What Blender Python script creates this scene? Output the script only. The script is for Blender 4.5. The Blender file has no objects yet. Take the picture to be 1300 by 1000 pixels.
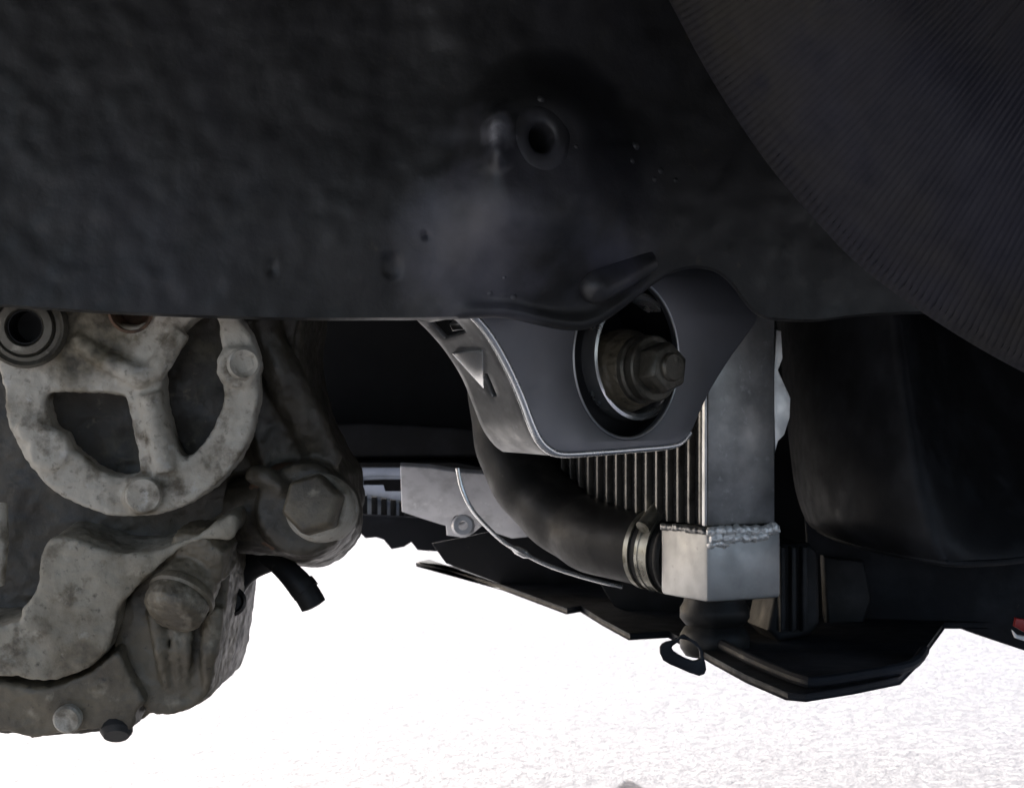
import bpy, bmesh, math, random
from mathutils import Vector, Matrix, noise
R = math.radians
random.seed(7)
SC = bpy.context.scene
COL = SC.collection

# ------------------------------------------------------------------ camera, sky, sun, exposure
ZC, F, CX, CY = 0.36, 2300.0, 650.0, 500.0          # camera height (m), focal length and centre in photo pixels
cam = bpy.data.cameras.new('camera'); cam.sensor_width = 36.0; cam.lens = 36.0 * F / 1300.0
cam.clip_start = 0.01; cam.clip_end = 3000
cam.dof.use_dof = True; cam.dof.focus_distance = 1.06; cam.dof.aperture_fstop = 32.0
co = bpy.data.objects.new('camera', cam); COL.objects.link(co)
co.location = (0, 0, ZC); co.rotation_euler = (R(90), 0, 0); SC.camera = co

SUN_EL, SUN_AZ = 34.0, -45.0                         # azimuth from +Y towards +X (so: ahead and to the left)
w = bpy.data.worlds.new('World'); SC.world = w; w.use_nodes = True
nt = w.node_tree; nt.nodes.clear()
sky = nt.nodes.new('ShaderNodeTexSky'); sky.sky_type = 'NISHITA'; sky.sun_disc = False
sky.sun_elevation = R(SUN_EL); sky.sun_rotation = R(SUN_AZ); sky.dust_density = 5.0; sky.ozone_density = 0.2; sky.air_density = 0.8
bg = nt.nodes.new('ShaderNodeBackground'); bg.inputs['Strength'].default_value = 0.13
wo = nt.nodes.new('ShaderNodeOutputWorld')
nt.links.new(sky.outputs[0], bg.inputs[0]); nt.links.new(bg.outputs[0], wo.inputs[0])
sl = bpy.data.lights.new('sun', 'SUN'); sl.energy = 4.5; sl.angle = R(0.6); sl.color = (1.0, 0.955, 0.89)
so = bpy.data.objects.new('sun', sl); COL.objects.link(so)
sd = Vector((math.sin(R(SUN_AZ)) * math.cos(R(SUN_EL)), math.cos(R(SUN_AZ)) * math.cos(R(SUN_EL)), math.sin(R(SUN_EL))))
so.rotation_euler = sd.to_track_quat('Z', 'Y').to_euler(); so.location = sd * 5
vs = SC.view_settings
vs.view_transform = 'Standard'; vs.look = 'None'; vs.gamma = 1.0; vs.use_curve_mapping = False; vs.exposure = 1.9
SC.cycles.max_bounces = 10; SC.cycles.diffuse_bounces = 6; SC.cycles.glossy_bounces = 5
SC.cycles.use_denoising = True

UP = Vector((0, 0, 1))
# ------------------------------------------------------------------ geometry helpers
def P(px, py, Y):
    return Vector(((px - CX) / F * Y, Y, ZC + (CY - py) / F * Y))

def ray_plane(px, py, o, n):
    d = Vector(((px - CX) / F, 1.0, (CY - py) / F)); c = Vector((0, 0, ZC))
    return c + d * ((o - c).dot(n) / d.dot(n))

def on_z(px, py, z):                                  # point of the horizontal plane at height z
    Y = (z - ZC) * F / (CY - py)
    return P(px, py, Y)

def catmull(pts, sub=6, closed=True):
    n = len(pts); out = []
    pts = [Vector(p) for p in pts]
    rng = range(n) if closed else range(n - 1)
    for i in rng:
        if closed: p0, p1, p2, p3 = pts[i - 1], pts[i], pts[(i + 1) % n], pts[(i + 2) % n]
        else: p0, p1, p2, p3 = pts[max(i - 1, 0)], pts[i], pts[i + 1], pts[min(i + 2, n - 1)]
        for k in range(sub):
            t = k / sub
            out.append(0.5 * ((2 * p1) + (p2 - p0) * t + (2 * p0 - 5 * p1 + 4 * p2 - p3) * t * t + (3 * p1 - p0 - 3 * p2 + p3) * t ** 3))
    if not closed: out.append(pts[-1])
    return out

def frame(normal, up=(0, 0, 1)):
    n = Vector(normal).normalized(); u = Vector(up).cross(n).normalized(); v = n.cross(u)
    return u, v, n

class MB:
    def __init__(self): self.v = []; self.f = []
    def add(self, verts, faces):
        b = len(self.v); self.v += [Vector(x) for x in verts]; self.f += [tuple(i + b for i in f) for f in faces]; return self
    def merge(self, other): return self.add(other.v, other.f)
    def mesh(self, name='m'):
        me = bpy.data.meshes.new(name); me.from_pydata([tuple(x) for x in self.v], [], self.f); me.update()
        bm = bmesh.new(); bm.from_mesh(me); bmesh.ops.recalc_face_normals(bm, faces=bm.faces); bm.to_mesh(me); bm.free()
        return me

def lathe(profile, o, axis, seg=48, a0=0.0, squash=1.0, close=True):
    """profile: (radius, height along axis). Ends with radius 0 become poles."""
    u, v, n = frame(axis, (0, 0, 1) if abs(Vector(axis).normalized().z) < .95 else (0, 1, 0))
    o = Vector(o); vs_, fs = [], []; rings = []
    for r, h in profile:
        if r < 1e-7:
            rings.append([len(vs_)]); vs_.append(o + n * h)
        else:
            rings.append(list(range(len(vs_), len(vs_) + seg)))
            for k in range(seg):
                a = a0 + 2 * math.pi * k / seg
                vs_.append(o + n * h + (u * math.cos(a) + v * math.sin(a) * squash) * r)
    for A, B in zip(rings, rings[1:]):
        for k in range(seg):
            k2 = (k + 1) % seg
            if len(A) == 1 and len(B) == 1: break
            if len(A) == 1: fs.append((A[0], B[k], B[k2]))
            elif len(B) == 1: fs.append((A[k], B[0], A[k2]))
            else: fs.append((A[k], B[k], B[k2], A[k2]))
    if close:
        for Rg in (rings[0], rings[-1]):
            if len(Rg) > 1 and profile[0] != profile[-1]: fs.append(tuple(Rg))
    return MB().add(vs_, fs)

def hexhead(r, h, o, axis, a0=0.0, ch=0.12):
    return lathe([(0, 0), (r, 0), (r, h * 0.72), (r * (1 - ch), h), (0, h)], o, axis, 6, a0)

def tube(path, rad, seg=20, cap=True):
    path = [Vector(p) for p in path]; n = len(path)
    rads = rad if isinstance(rad, (list, tuple)) else [rad] * n
    vs_, fs = [], []; u = None
    for i, p in enumerate(path):
        t = (path[min(i + 1, n - 1)] - path[max(i - 1, 0)]).normalized()
        if u is None: u = t.orthogonal().normalized()
        u = (u - t * u.dot(t)).normalized(); v = t.cross(u)
        for k in range(seg):
            a = 2 * math.pi * k / seg; vs_.append(p + (u * math.cos(a) + v * math.sin(a)) * rads[i])
    for i in range(n - 1):
        for k in range(seg):
            k2 = (k + 1) % seg; fs.append((i * seg + k, i * seg + k2, (i + 1) * seg + k2, (i + 1) * seg + k))
    if cap: fs += [tuple(range(seg)), tuple(range((n - 1) * seg, n * seg))]
    return MB().add(vs_, fs)

def prism(poly, o, u, v, n, thick, bevel=0.0, holes=(), res=2):
    """Outline in plane coordinates (u, v), front face at n=0, extruded backwards; bevelled rims, holes cut."""
    cu = bpy.data.curves.new('tmp', 'CURVE'); cu.dimensions = '2D'; cu.fill_mode = 'BOTH'
    for loop in [poly] + list(holes):
        s = cu.splines.new('POLY'); s.points.add(len(loop) - 1); s.use_cyclic_u = True
        for q, p in zip(s.points, loop): q.co = (p[0], p[1], 0, 1)
    cu.extrude = max(thick / 2 - bevel, 1e-5); cu.bevel_depth = bevel; cu.bevel_resolution = res; cu.offset = -bevel
    ob = bpy.data.objects.new('tmp', cu); COL.objects.link(ob)
    dg = bpy.context.evaluated_depsgraph_get(); me = ob.evaluated_get(dg).to_mesh()
    bm = bmesh.new(); bm.from_mesh(me); bmesh.ops.remove_doubles(bm, verts=bm.verts, dist=2e-6)
    M = MB(); M.add([o + u * x.co.x + v * x.co.y + n * (x.co.z - thick / 2) for x in bm.verts], [tuple(q.index for q in f.verts) for f in bm.faces])
    bm.free(); ob.evaluated_get(dg).to_mesh_clear(); bpy.data.objects.remove(ob); bpy.data.curves.remove(cu)
    return M

def plate(px_poly, Y, thick, bevel=0.0, holes=(), yaw=0.0, pitch=0.0, at=None, sub=0, hsub=0, res=2):
    """A plate whose outline is given in photo pixels, lying on the plane through pixel `at` at depth Y; yaw>0: right side farther."""
    n = Vector((math.sin(R(yaw)) * math.cos(R(pitch)), -math.cos(R(yaw)) * math.cos(R(pitch)), math.sin(R(pitch))))
    u, v, n = frame(n)
    at = at or (sum(p[0] for p in px_poly) / len(px_poly), sum(p[1] for p in px_poly) / len(px_poly))
    o = P(at[0], at[1], Y)
    def conv(loop, sb):
        L = []
        for p in loop:
            q = ray_plane(p[0], p[1], o, n) - o; L.append(Vector((q.dot(u), q.dot(v))))
        return catmull(L, sb) if sb else L
    return prism(conv(px_poly, sub), o, u, v, n, thick, bevel, [conv(h, hsub) for h in holes], res)

def box(o, ex, ey, ez):                                # corner o and three edge vectors
    o, ex, ey, ez = map(Vector, (o, ex, ey, ez))
    vs_ = [o, o + ex, o + ex + ey, o + ey]; vs_ += [q + ez for q in vs_]
    return MB().add(vs_, [(0, 1, 2, 3), (4, 5, 6, 7), (0, 1, 5, 4), (1, 2, 6, 5), (2, 3, 7, 6), (3, 0, 4, 7)])

def circle_px(cx, cy, rx, ry=None, n=40, a0=0):
    ry = ry or rx
    return [(cx + rx * math.cos(a0 + 2 * math.pi * k / n), cy + ry * math.sin(a0 + 2 * math.pi * k / n)) for k in range(n)]

def modified(mb, mods):
    """Apply modifiers given as (type, settings) and return the evaluated mesh."""
    me = mb if isinstance(mb, bpy.types.Mesh) else mb.mesh()
    ob = bpy.data.objects.new('tmp', me); COL.objects.link(ob)
    for t, st in mods:
        m = ob.modifiers.new(t, t)
        for k, val in st.items(): setattr(m, k, val)
    dg = bpy.context.evaluated_depsgraph_get()
    out = bpy.data.meshes.new_from_object(ob.evaluated_get(dg))
    bpy.data.objects.remove(ob); return out

def cast(mb, voxel=0.0016, smooth=4, rough=0.0007, scale=60, lump=0.0012):
    lump *= .55; smooth = max(2, smooth - 2)
    """Fuse overlapping solids into one filleted, slightly uneven sand-cast body."""
    me = modified(mb, [('REMESH', dict(mode='VOXEL', voxel_size=voxel)), ('SMOOTH', dict(factor=0.5, iterations=smooth))])
    nr = [v.normal.copy() for v in me.vertices]
    for v, nn in zip(me.vertices, nr):
        p = v.co
        v.co = p + nn * (rough * noise.noise(p * scale * 4) + lump * noise.noise(p * scale))
    me.update(); return me

def obj(name, mb, mat, parent=None, sharp=32, bevel=0.0, smooth=True, keep=False):
    me = mb if isinstance(mb, bpy.types.Mesh) else mb.mesh(name)
    if bevel:
        me = modified(me, [('BEVEL', dict(width=bevel, segments=2, limit_method='ANGLE', angle_limit=R(35)))])
    me.name = name
    if len(me.vertices):
        c = sum((v.co for v in me.vertices), Vector()) / len(me.vertices)
    else: c = Vector()
    if not parent:
        c.z = min(v.co.z for v in me.vertices)
    me.transform(Matrix.Translation(-c))
    if smooth:
        me.shade_smooth(); me.set_sharp_from_angle(angle=R(sharp))
    me.materials.clear(); me.materials.append(mat)
    o = bpy.data.objects.new(name, me); COL.objects.link(o)
    o.location = c
    if parent:
        o.parent = parent; o.location = c - wloc(parent)
    return o

def wloc(o):
    l = o.location.copy()
    while o.parent: o = o.parent; l += o.location
    return l

def thing(name, loc, label, cat, group=None):
    o = bpy.data.objects.new(name, None); COL.objects.link(o); o.location = loc; o.empty_display_size = .03
    return tag(o, label, cat, group)

def tag(o, label, cat, group=None):
    o['label'] = label; o['category'] = cat
    if group: o['group'] = group
    return o

# ------------------------------------------------------------------ materials
def mat(name, base, rough=0.5, metal=0.0, var=(), bump=(), rvar=0.0, spec=0.5, coat=0.0):
    """var: list of (colour, noise scale, lo, hi, detail) layers mixed over base; bump: list of (scale, strength, distance)."""
    m = bpy.data.materials.new(name); m.use_nodes = True; t = m.node_tree; N = t.nodes; L = t.links
    b = N['Principled BSDF']; b.inputs['Metallic'].default_value = metal
    b.inputs['Roughness'].default_value = rough; b.inputs['Specular IOR Level'].default_value = spec
    if coat: b.inputs['Coat Weight'].default_value = coat; b.inputs['Coat Roughness'].default_value = .3
    g = N.new('ShaderNodeNewGeometry')
    pos = g.outputs['Position']
    col = None
    def nz(scale, detail=5.0, rgh=.6):
        q = N.new('ShaderNodeTexNoise'); q.inputs['Scale'].default_value = scale; q.inputs['Detail'].default_value = detail
        q.inputs['Roughness'].default_value = rgh; L.new(pos, q.inputs['Vector']); return q.outputs['Fac']
    prev = N.new('ShaderNodeRGB'); prev.outputs[0].default_value = (*base, 1); prev = prev.outputs[0]
    for c, s, lo, hi, de in var:
        r = N.new('ShaderNodeMapRange'); r.inputs['From Min'].default_value = lo; r.inputs['From Max'].default_value = hi
        L.new(nz(s, de), r.inputs['Value'])
        mx = N.new('ShaderNodeMix'); mx.data_type = 'RGBA'; L.new(r.outputs[0], mx.inputs['Factor'])
        L.new(prev, mx.inputs['A']); mx.inputs['B'].default_value = (*c, 1); prev = mx.outputs['Result']
    L.new(prev, b.inputs['Base Color'])
    if rvar:
        r = N.new('ShaderNodeMapRange'); r.inputs['From Min'].default_value = .3; r.inputs['From Max'].default_value = .7
        r.inputs['To Min'].default_value = max(rough - rvar, .05); r.inputs['To Max'].default_value = min(rough + rvar, 1)
        L.new(nz(70), r.inputs['Value']); L.new(r.outputs[0], b.inputs['Roughness'])
    last = None
    for s, st, di in bump:
        q = N.new('ShaderNodeBump'); q.inputs['Strength'].default_value = st; q.inputs['Distance'].default_value = di
        L.new(nz(s), q.inputs['Height'])
        if last: L.new(last, q.inputs['Normal'])
        last = q.outputs[0]
    if last: L.new(last, b.inputs['Normal'])
    return m

M_RAIL = mat('underbody_coating', (.016, .016, .016), .45, 0, [((.030, .030, .035), 9, .50, .72, 3), ((.010, .010, .010), 22, .55, .75, 6), ((.055, .046, .032), 75, .66, .80, 8)],
             [(260, .25, .0006), (38, .35, .0016)], .12)
M_CAST = mat('cast_aluminium_weathered', (.39, .362, .305), .62, .1, [((.19, .165, .12), 30, .46, .70, 8), ((.09, .072, .048), 60, .54, .70, 9), ((.46, .445, .41), 90, .60, .75, 6), ((.07, .06, .045), 230, .58, .78, 6)],
             [(420, .5, .0007), (120, .4, .0012)], .12)
M_CASTM = mat('cast_aluminium_stained', (.27, .247, .195), .6, .1, [((.15, .128, .09), 30, .44, .68, 8), ((.075, .06, .04), 60, .54, .70, 9), ((.36, .335, .275), 90, .58, .74, 6), ((.05, .043, .032), 230, .58, .76, 6)], [(420, .5, .0007), (120, .4, .0012)], .12)
M_CASTD = mat('cast_aluminium_oily', (.125, .105, .072), .5, .1, [((.05, .042, .03), 30, .42, .66, 8), ((.27, .24, .18), 55, .58, .74, 8), ((.02, .018, .015), 150, .62, .72, 6)],
              [(380, .5, .0007), (90, .45, .0014)], .15)
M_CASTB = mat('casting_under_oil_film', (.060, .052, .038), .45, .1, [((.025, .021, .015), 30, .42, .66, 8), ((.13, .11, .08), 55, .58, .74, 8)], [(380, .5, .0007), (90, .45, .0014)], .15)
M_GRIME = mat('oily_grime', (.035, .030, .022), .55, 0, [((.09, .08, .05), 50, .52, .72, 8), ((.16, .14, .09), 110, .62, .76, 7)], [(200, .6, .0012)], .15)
M_RUST = mat('rusty_steel', (.13, .075, .045), .7, .2, [((.05, .035, .025), 70, .45, .65, 8), ((.24, .15, .10), 130, .58, .74, 7)], [(300, .6, .0009)], .1)
M_BOLT = mat('dull_bolt_steel', (.11, .102, .083), .42, .5, [((.04, .035, .026), 90, .45, .68, 8), ((.24, .225, .19), 160, .62, .76, 6)], [(350, .4, .0006)], .12)
M_PLATE = mat('satin_grey_plate', (.175, .18, .197), .36, .7, [((.15, .154, .165), 16, .40, .65, 3), ((.155, .16, .17), 300, .62, .78, 4)], [(900, .08, .0002)], .05)
M_EDGE = mat('polished_edge', (.95, .95, .94), .24, .85, [((.86, .86, .85), 60, .5, .7, 5)], [(400, .1, .0002)], .05)
M_ALU = mat('raw_aluminium', (.58, .58, .57), .42, 1.0, [((.46, .46, .455), 35, .42, .68, 6), ((.30, .29, .28), 90, .66, .78, 8)], [(500, .15, .0003)], .10)
M_TANK = mat('brushed_tank_aluminium', (.42, .42, .415), .50, .7, [((.33, .33, .325), 40, .42, .68, 6), ((.22, .215, .21), 110, .64, .80, 8)], [(500, .2, .0004), (60, .15, .001)], .10)
M_WELD = mat('weld_crust', (.80, .80, .79), .42, .55, [((.45, .44, .42), 220, .52, .66, 6)], [(600, .3, .0005)], .1)
M_ALUD = mat('sooty_aluminium', (.30, .30, .295), .42, .8, [((.15, .15, .15), 28, .42, .70, 6), ((.42, .42, .42), 140, .6, .78, 6)], [(400, .2, .0004)], .1)
M_FIN = mat('cooler_fin_edge', (.24, .23, .21), .38, .9, [((.09, .085, .075), 60, .48, .70, 6)], [(500, .2, .0003)], .1)
M_CORE = mat('cooler_core_gap', (.018, .018, .018), .7, .2, [((.04, .038, .033), 180, .55, .75, 4)], [(700, .7, .002)])
M_RUB = mat('black_rubber', (.009, .009, .009), .50, 0, [((.035, .034, .032), 30, .48, .72, 6), ((.045, .042, .035), 170, .68, .80, 6)], [(600, .2, .0004)], .1, .22)
M_BLK = mat('black_plastic', (.009, .009, .010), .55, 0, [((.025, .026, .030), 20, .48, .70, 5), ((.05, .048, .042), 140, .70, .82, 6)], [(500, .25, .0004)], .1, .25)
M_TRAY = mat('black_undertray_plastic', (.011, .012, .015), .62, 0, [((.030, .034, .042), 14, .45, .70, 5), ((.07, .065, .055), 160, .70, .82, 6)], [(400, .3, .0005)], .1, .15)
M_LINER = mat('ribbed_liner_textile', (.018, .018, .026), .75, 0, [((.023, .021, .018), 6, .45, .65, 3), ((.012, .012, .018), 40, .5, .75, 6)], [(900, .5, .0005)], .1, .3)
M_PALE = mat('pale_blue_painted_steel', (.40, .45, .53), .4, .1, [((.30, .34, .41), 50, .5, .7, 6)], [(300, .2, .0004)], .1)
M_GREYP = mat('galvanised_support', (.60, .60, .62), .45, .4, [((.38, .38, .39), 40, .45, .68, 7), ((.75, .75, .76), 120, .62, .76, 6)], [(300, .35, .0006)], .12)
M_RED = mat('red_plastic', (.35, .02, .02), .35, 0, [((.22, .02, .02), 80, .5, .7, 4)])
M_WHITE = mat('white_paint', (.8, .8, .8), .4, 0, [((.7, .7, .68), 80, .5, .7, 4)])
M_BODY = mat('black_body_panel', (.006, .006, .0065), .6, 0, [((.010, .010, .011), 10, .45, .7, 4)], [(200, .2, .0004)], .1, .2)
M_CLAMP = mat('worn_clamp_steel', (.36, .35, .30), .32, .9, [((.14, .13, .10), 110, .50, .68, 7)], [(500, .2, .0003)], .1)

def stain_or_light(m, centre, radius, colours):
    """Ragged colour patch round one spot: old grease on the cover, painted light on the rail."""
    t = m.node_tree; N = t.nodes; L = t.links; g = N.new('ShaderNodeNewGeometry')
    d = N.new('ShaderNodeVectorMath'); d.operation = 'DISTANCE'; d.inputs[1].default_value = centre; L.new(g.outputs['Position'], d.inputs[0])
    inp = N['Principled BSDF'].inputs['Base Color']
    for c, sc, gain in colours:
        nz = N.new('ShaderNodeTexNoise'); nz.inputs['Scale'].default_value = sc; nz.inputs['Detail'].default_value = 8; L.new(g.outputs['Position'], nz.inputs['Vector'])
        a = N.new('ShaderNodeMath'); a.operation = 'MULTIPLY_ADD'; a.inputs[1].default_value = -1 / radius; a.inputs[2].default_value = gain; L.new(d.outputs['Value'], a.inputs[0])
        b = N.new('ShaderNodeMath'); b.operation = 'ADD'; L.new(a.outputs[0], b.inputs[0]); L.new(nz.outputs['Fac'], b.inputs[1])
        r = N.new('ShaderNodeMapRange'); r.inputs['From Min'].default_value = .55; r.inputs['From Max'].default_value = .95; r.inputs['To Max'].default_value = .9; L.new(b.outputs[0], r.inputs['Value'])
        mx = N.new('ShaderNodeMix'); mx.data_type = 'RGBA'; L.new(r.outputs[0], mx.inputs['Factor']); L.new(inp.links[0].from_socket, mx.inputs['A'])
        mx.inputs['B'].default_value = (*c, 1); L.new(mx.outputs['Result'], inp)
    return m
stain_or_light(M_RAIL, P(620, 300, .98), .125, [((.085, .085, .102), 26, .55), ((.060, .060, .075), 60, .35)])  # painted light: paler tone over the lit face of the bulge
stain_or_light(M_RAIL, P(770, 320, 1.0), .060, [((.06, .06, .08), 40, .5)])  # same painted light carried on towards the pin
stain_or_light(M_RAIL, P(630, 168, .95), .019, [((.18, .18, .195), 70, .70), ((.50, .50, .53), 120, .36)])  # painted highlight on the left ridge of the boss
M_COVER = stain_or_light(M_CAST.copy(), P(105, 428, .98), .050, [((.13, .105, .06), 60, .75), ((.03, .026, .018), 95, .62), ((.24, .21, .15), 160, .42)])

def ground_mat():
    m = mat('pale_gravelly_concrete', (.165, .170, .188), .75, 0, [((.145, .150, .166), 2.5, .40, .66, 6), ((.125, .128, .145), 55, .48, .66, 4), ((.28, .28, .29), 80, .55, .68, 3), ((.11, .11, .125), 100, .60, .72, 3)],
            [(150, .55, .005), (45, .4, .006)], 0, .3)
    return m
M_GROUND = ground_mat()

# ------------------------------------------------------------------ ground
g = MB(); n_ = 60
xs = [math.copysign(abs(k / 30) ** 3 * 400, k) for k in range(-30, 31)]
g.add([(x, y, .006 * noise.noise((x * .8, y * .8, 0)) if abs(x) < 30 and abs(y) < 30 else 0) for y in xs for x in xs],
      [(j * 61 + i, j * 61 + i + 1, (j + 1) * 61 + i + 1, (j + 1) * 61 + i) for j in range(60) for i in range(60)])
og = obj('ground', g, M_GROUND); og['kind'] = 'structure'

# ------------------------------------------------------------------ front body shell of the car (bumper in front; unseen panels added above and beside for shade)
RS, RY0, RX0 = 0.30, 0.985, -0.02
def railY(px):                                        # the rail face: right end farther from us
    k = (px - CX) / F
    return (RY0 - RS * RX0) / (1 - RS * k)

body = thing('car_front_body', (0, 1.9, ZC + .30), 'black inner front body of the car closing off the bumper behind the silver bracket, with added unseen shade panels', 'car body')
zb = ZC + .30
wp_ = [Vector(p) for p in [(-.86, .34), (-.34, .26), (-.06, -.12), (.10, -.55), (.20, -.75), (.95, -.75), (.95, 1.84), (-.86, 1.84)]]
obj('overhead_shade_panel', prism(wp_, Vector((0, 0, zb + .03)), Vector((1, 0, 0)), Vector((0, 1, 0)), Vector((0, 0, 1)), .03, .006), M_BODY, body)  # unseen slab overhead, outline shaped to keep sun and sky off the parts
obj('side_shade_panel', prism([Vector(p) for p in [(-.75, .30), (1.9, .30), (1.9, -.12), (1.2, -.16), (1.0, .02), (.6, .16), (.1, .10), (-.3, -.14), (-.75, -.16)]], Vector((.62, 0, ZC)), Vector((0, 1, 0)), UP, Vector((1, 0, 0)), .012, .003), M_BODY, body)  # unseen panel added to block sky light from the right
# bumper skin: curved wall closing the front, its lower edge turned inward
bm_ = MB(); cols, rows = 40, 8
prof = [(.30, 0), (.18, .015), (.06, .02), (-.02, .012), (-.055, -.01), (-.06, -.06)]
vs_, fs_ = [], []
for i in range(cols + 1):
    x = -.84 + 1.75 * i / cols; yb = 1.745 - .18 * max(0, x - .1) ** 2 * 2 - .10 * max(0, -x - .3) ** 2
    lo_ = .006 + .086 * min(max((x + .02) / .12, 0), 1)
    for dz, dy in prof: vs_.append((x, yb + dy, ZC + (dz if dz > 0 else dz - lo_)))
for i in range(cols):
    for j in range(len(prof) - 1):
        a = i * len(prof) + j; fs_.append((a, a + 1, a + len(prof) + 1, a + len(prof)))
obj('bumper_skin', modified(MB().add(vs_, fs_), [('SOLIDIFY', dict(thickness=.004, offset=0))]), M_BODY, body)
beam = plate([(300, 540), (400, 538), (470, 536), (560, 541), (620, 545), (900, 548), (900, 578), (620, 580), (440, 582), (300, 582)], 1.70, .05, .003)
obj('crash_beam', beam, M_BLK, body)

# ------------------------------------------------------------------ chassis rail
rail = thing('chassis_rail', P(600, 402, railY(600)), 'dark grey coated chassis rail with a domed boss and hole', 'chassis rail')
edge = catmull([(-260, 374), (-100, 380), (0, 386), (120, 394), (260, 400), (380, 403), (500, 403), (575, 402), (620, 400), (650, 402), (690, 411), (720, 416), (748, 414),
                (775, 400), (805, 378), (832, 357), (858, 342), (885, 337), (910, 342), (930, 358), (948, 382), (965, 398), (990, 404), (1040, 405), (1080, 400), (1140, 396), (1300, 394), (1500, 394)], 8, False)
def edge_y(px):
    for a, b in zip(edge, edge[1:]):
        if a.x <= px <= b.x: return a.y + (b.y - a.y) * (px - a.x) / max(b.x - a.x, 1e-6)
    return edge[0].y if px < edge[0].x else edge[-1].y
def ss(a, b, x):
    t = min(max((x - a) / (b - a), 0), 1); return t * t * (3 - 2 * t)
def rail_h(px, py):                                   # relief of the pressing towards us, metres
    h = 0.012 * math.exp(-(((px - 660) / 230) ** 2 + ((py - 270) / 110) ** 2))
    q = py - 178
    r = math.hypot((px - 690) / (1.0 if q < 0 else 1.0 + q / 260), q if q < 0 else q / 1.9)
    h += 0.026 * (1 - ss(46, 118, r))
    h += 0.009 * math.exp(-((px - 630 - (py - 175) * .06) / 15) ** 2 - ((py - 172) / 38) ** 4)
    h += 0.006 * ss(490, 600, px) * (1 - ss(760, 900, px))
    h -= 0.0022 * (1 - ss(8, 17, math.hypot(px - 497, (py - 338) / 1.2)))
    h -= 0.0015 * (1 - ss(3, 9, math.hypot(px - 345, (py - 340) / 1.6)))
    h -= 0.003 * (1 - ss(2, 7, math.hypot(px - 541, py - 299)))
    h += 0.004 * ss(0, 1, 1 - abs(px - 800) / 50) * ss(0, 1, 1 - abs(py - 200) / 60)
    h += 0.0012 * noise.noise((px * .012, py * .012, 3.1)) + 0.0006 * noise.noise((px * .04, py * .04, 1.7))
    h += 0.0045 * math.exp(-((edge_y(px) - py - 6) / 10) ** 2) * ss(560, 640, px) * (1 - ss(800, 840, px))
    return h
NX, NY = 420, 120
vs_, fs_ = [], []
HB = (672, 176)                                       # centre of the little boss
cols_ = [-260 + (1500 + 260) * i / NX for i in range(NX + 1)]
for px in cols_:
    ey = edge_y(px)
    for j in range(NY + 1):
        py = -190 + (ey + 190) * j / NY
        Y = railY(px) - rail_h(px, py)
        vs_.append(P(px, py, Y))
    for q, (dy, dn) in enumerate([(.0, .004), (-.0012, .008), (.002, .012), (.02, .013)]):   # rolled lower edge
        b = P(px, ey, railY(px) - rail_h(px, ey)); b = b + Vector((0, dn, dy - (.0012 if q == 0 else 0))); vs_.append(b)
per = NY + 5
HC = P(HB[0], HB[1], railY(HB[0]))
for i in range(NX):
    for j in range(per - 1):
        a = i * per + j
        pxm = (cols_[i] + cols_[i + 1]) / 2; pym = -190 + (edge_y(pxm) + 190) * (j + .5) / NY
        if j < NY and math.hypot(pxm - 688, pym - 175) < 30: continue
        fs_.append((a, a + 1, a + per + 1, a + per))
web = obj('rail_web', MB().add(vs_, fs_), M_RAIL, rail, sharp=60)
# boss with a real hole through it
def rail_pt(x, y): return P(x, y, railY(x) - rail_h(x, y))
bn = (rail_pt(722, 175) - rail_pt(662, 175)).cross(rail_pt(688, 145) - rail_pt(688, 205)).normalized()
bn = bn if bn.y < 0 else -bn
bc = rail_pt(688, 175) + bn * .0004
k = railY(688) / F
boss = lathe([(48 * k, -.008), (44 * k, -.0034), (38 * k, -.0012), (31 * k, -.0002), (24 * k, .0003), (19.5 * k, 0), (16.5 * k, -.0012), (16 * k, -.09), (0, -.09)], bc, bn, 48, squash=1.18, close=False)
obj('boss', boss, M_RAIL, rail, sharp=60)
# locating pin lying on the rail
pa, pb = P(757, 364, railY(757) - .0150), P(822, 331, railY(822) - .002)
dp = (pb - pa)
dn_ = dp.normalized()
pin = tube([pa - dn_ * .0095 * math.sin(R(q)) for q in (88, 70, 50, 30, 12)] + [pa + dp * t for t in (0, .3, .6, 1)], [.0095 * math.cos(R(q)) for q in (88, 70, 50, 30, 12)] + [.0095, .0095, .009, .008], 24)
obj('locating_pin', pin, M_RAIL, rail, sharp=60)
for (x, y, r) in [(806, 186, 6), (802, 205, 4), (838, 217, 5), (857, 229, 4), (830, 228, 4), (686, 127, 5), (731, 186, 3), (640, 352, 3), (652, 376, 5), (622, 372, 4)]:
    c = P(x, y, railY(x) - rail_h(x, y)); rr = r / F
    obj('weld_spatter', lathe([(0, rr * .45), (rr * .6, rr * .33), (rr, -rr * .1), (0, -rr)], c, (random.uniform(-.3, .3), -1, random.uniform(-.3, .3)), 10), M_RAIL, rail, sharp=80)

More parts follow.
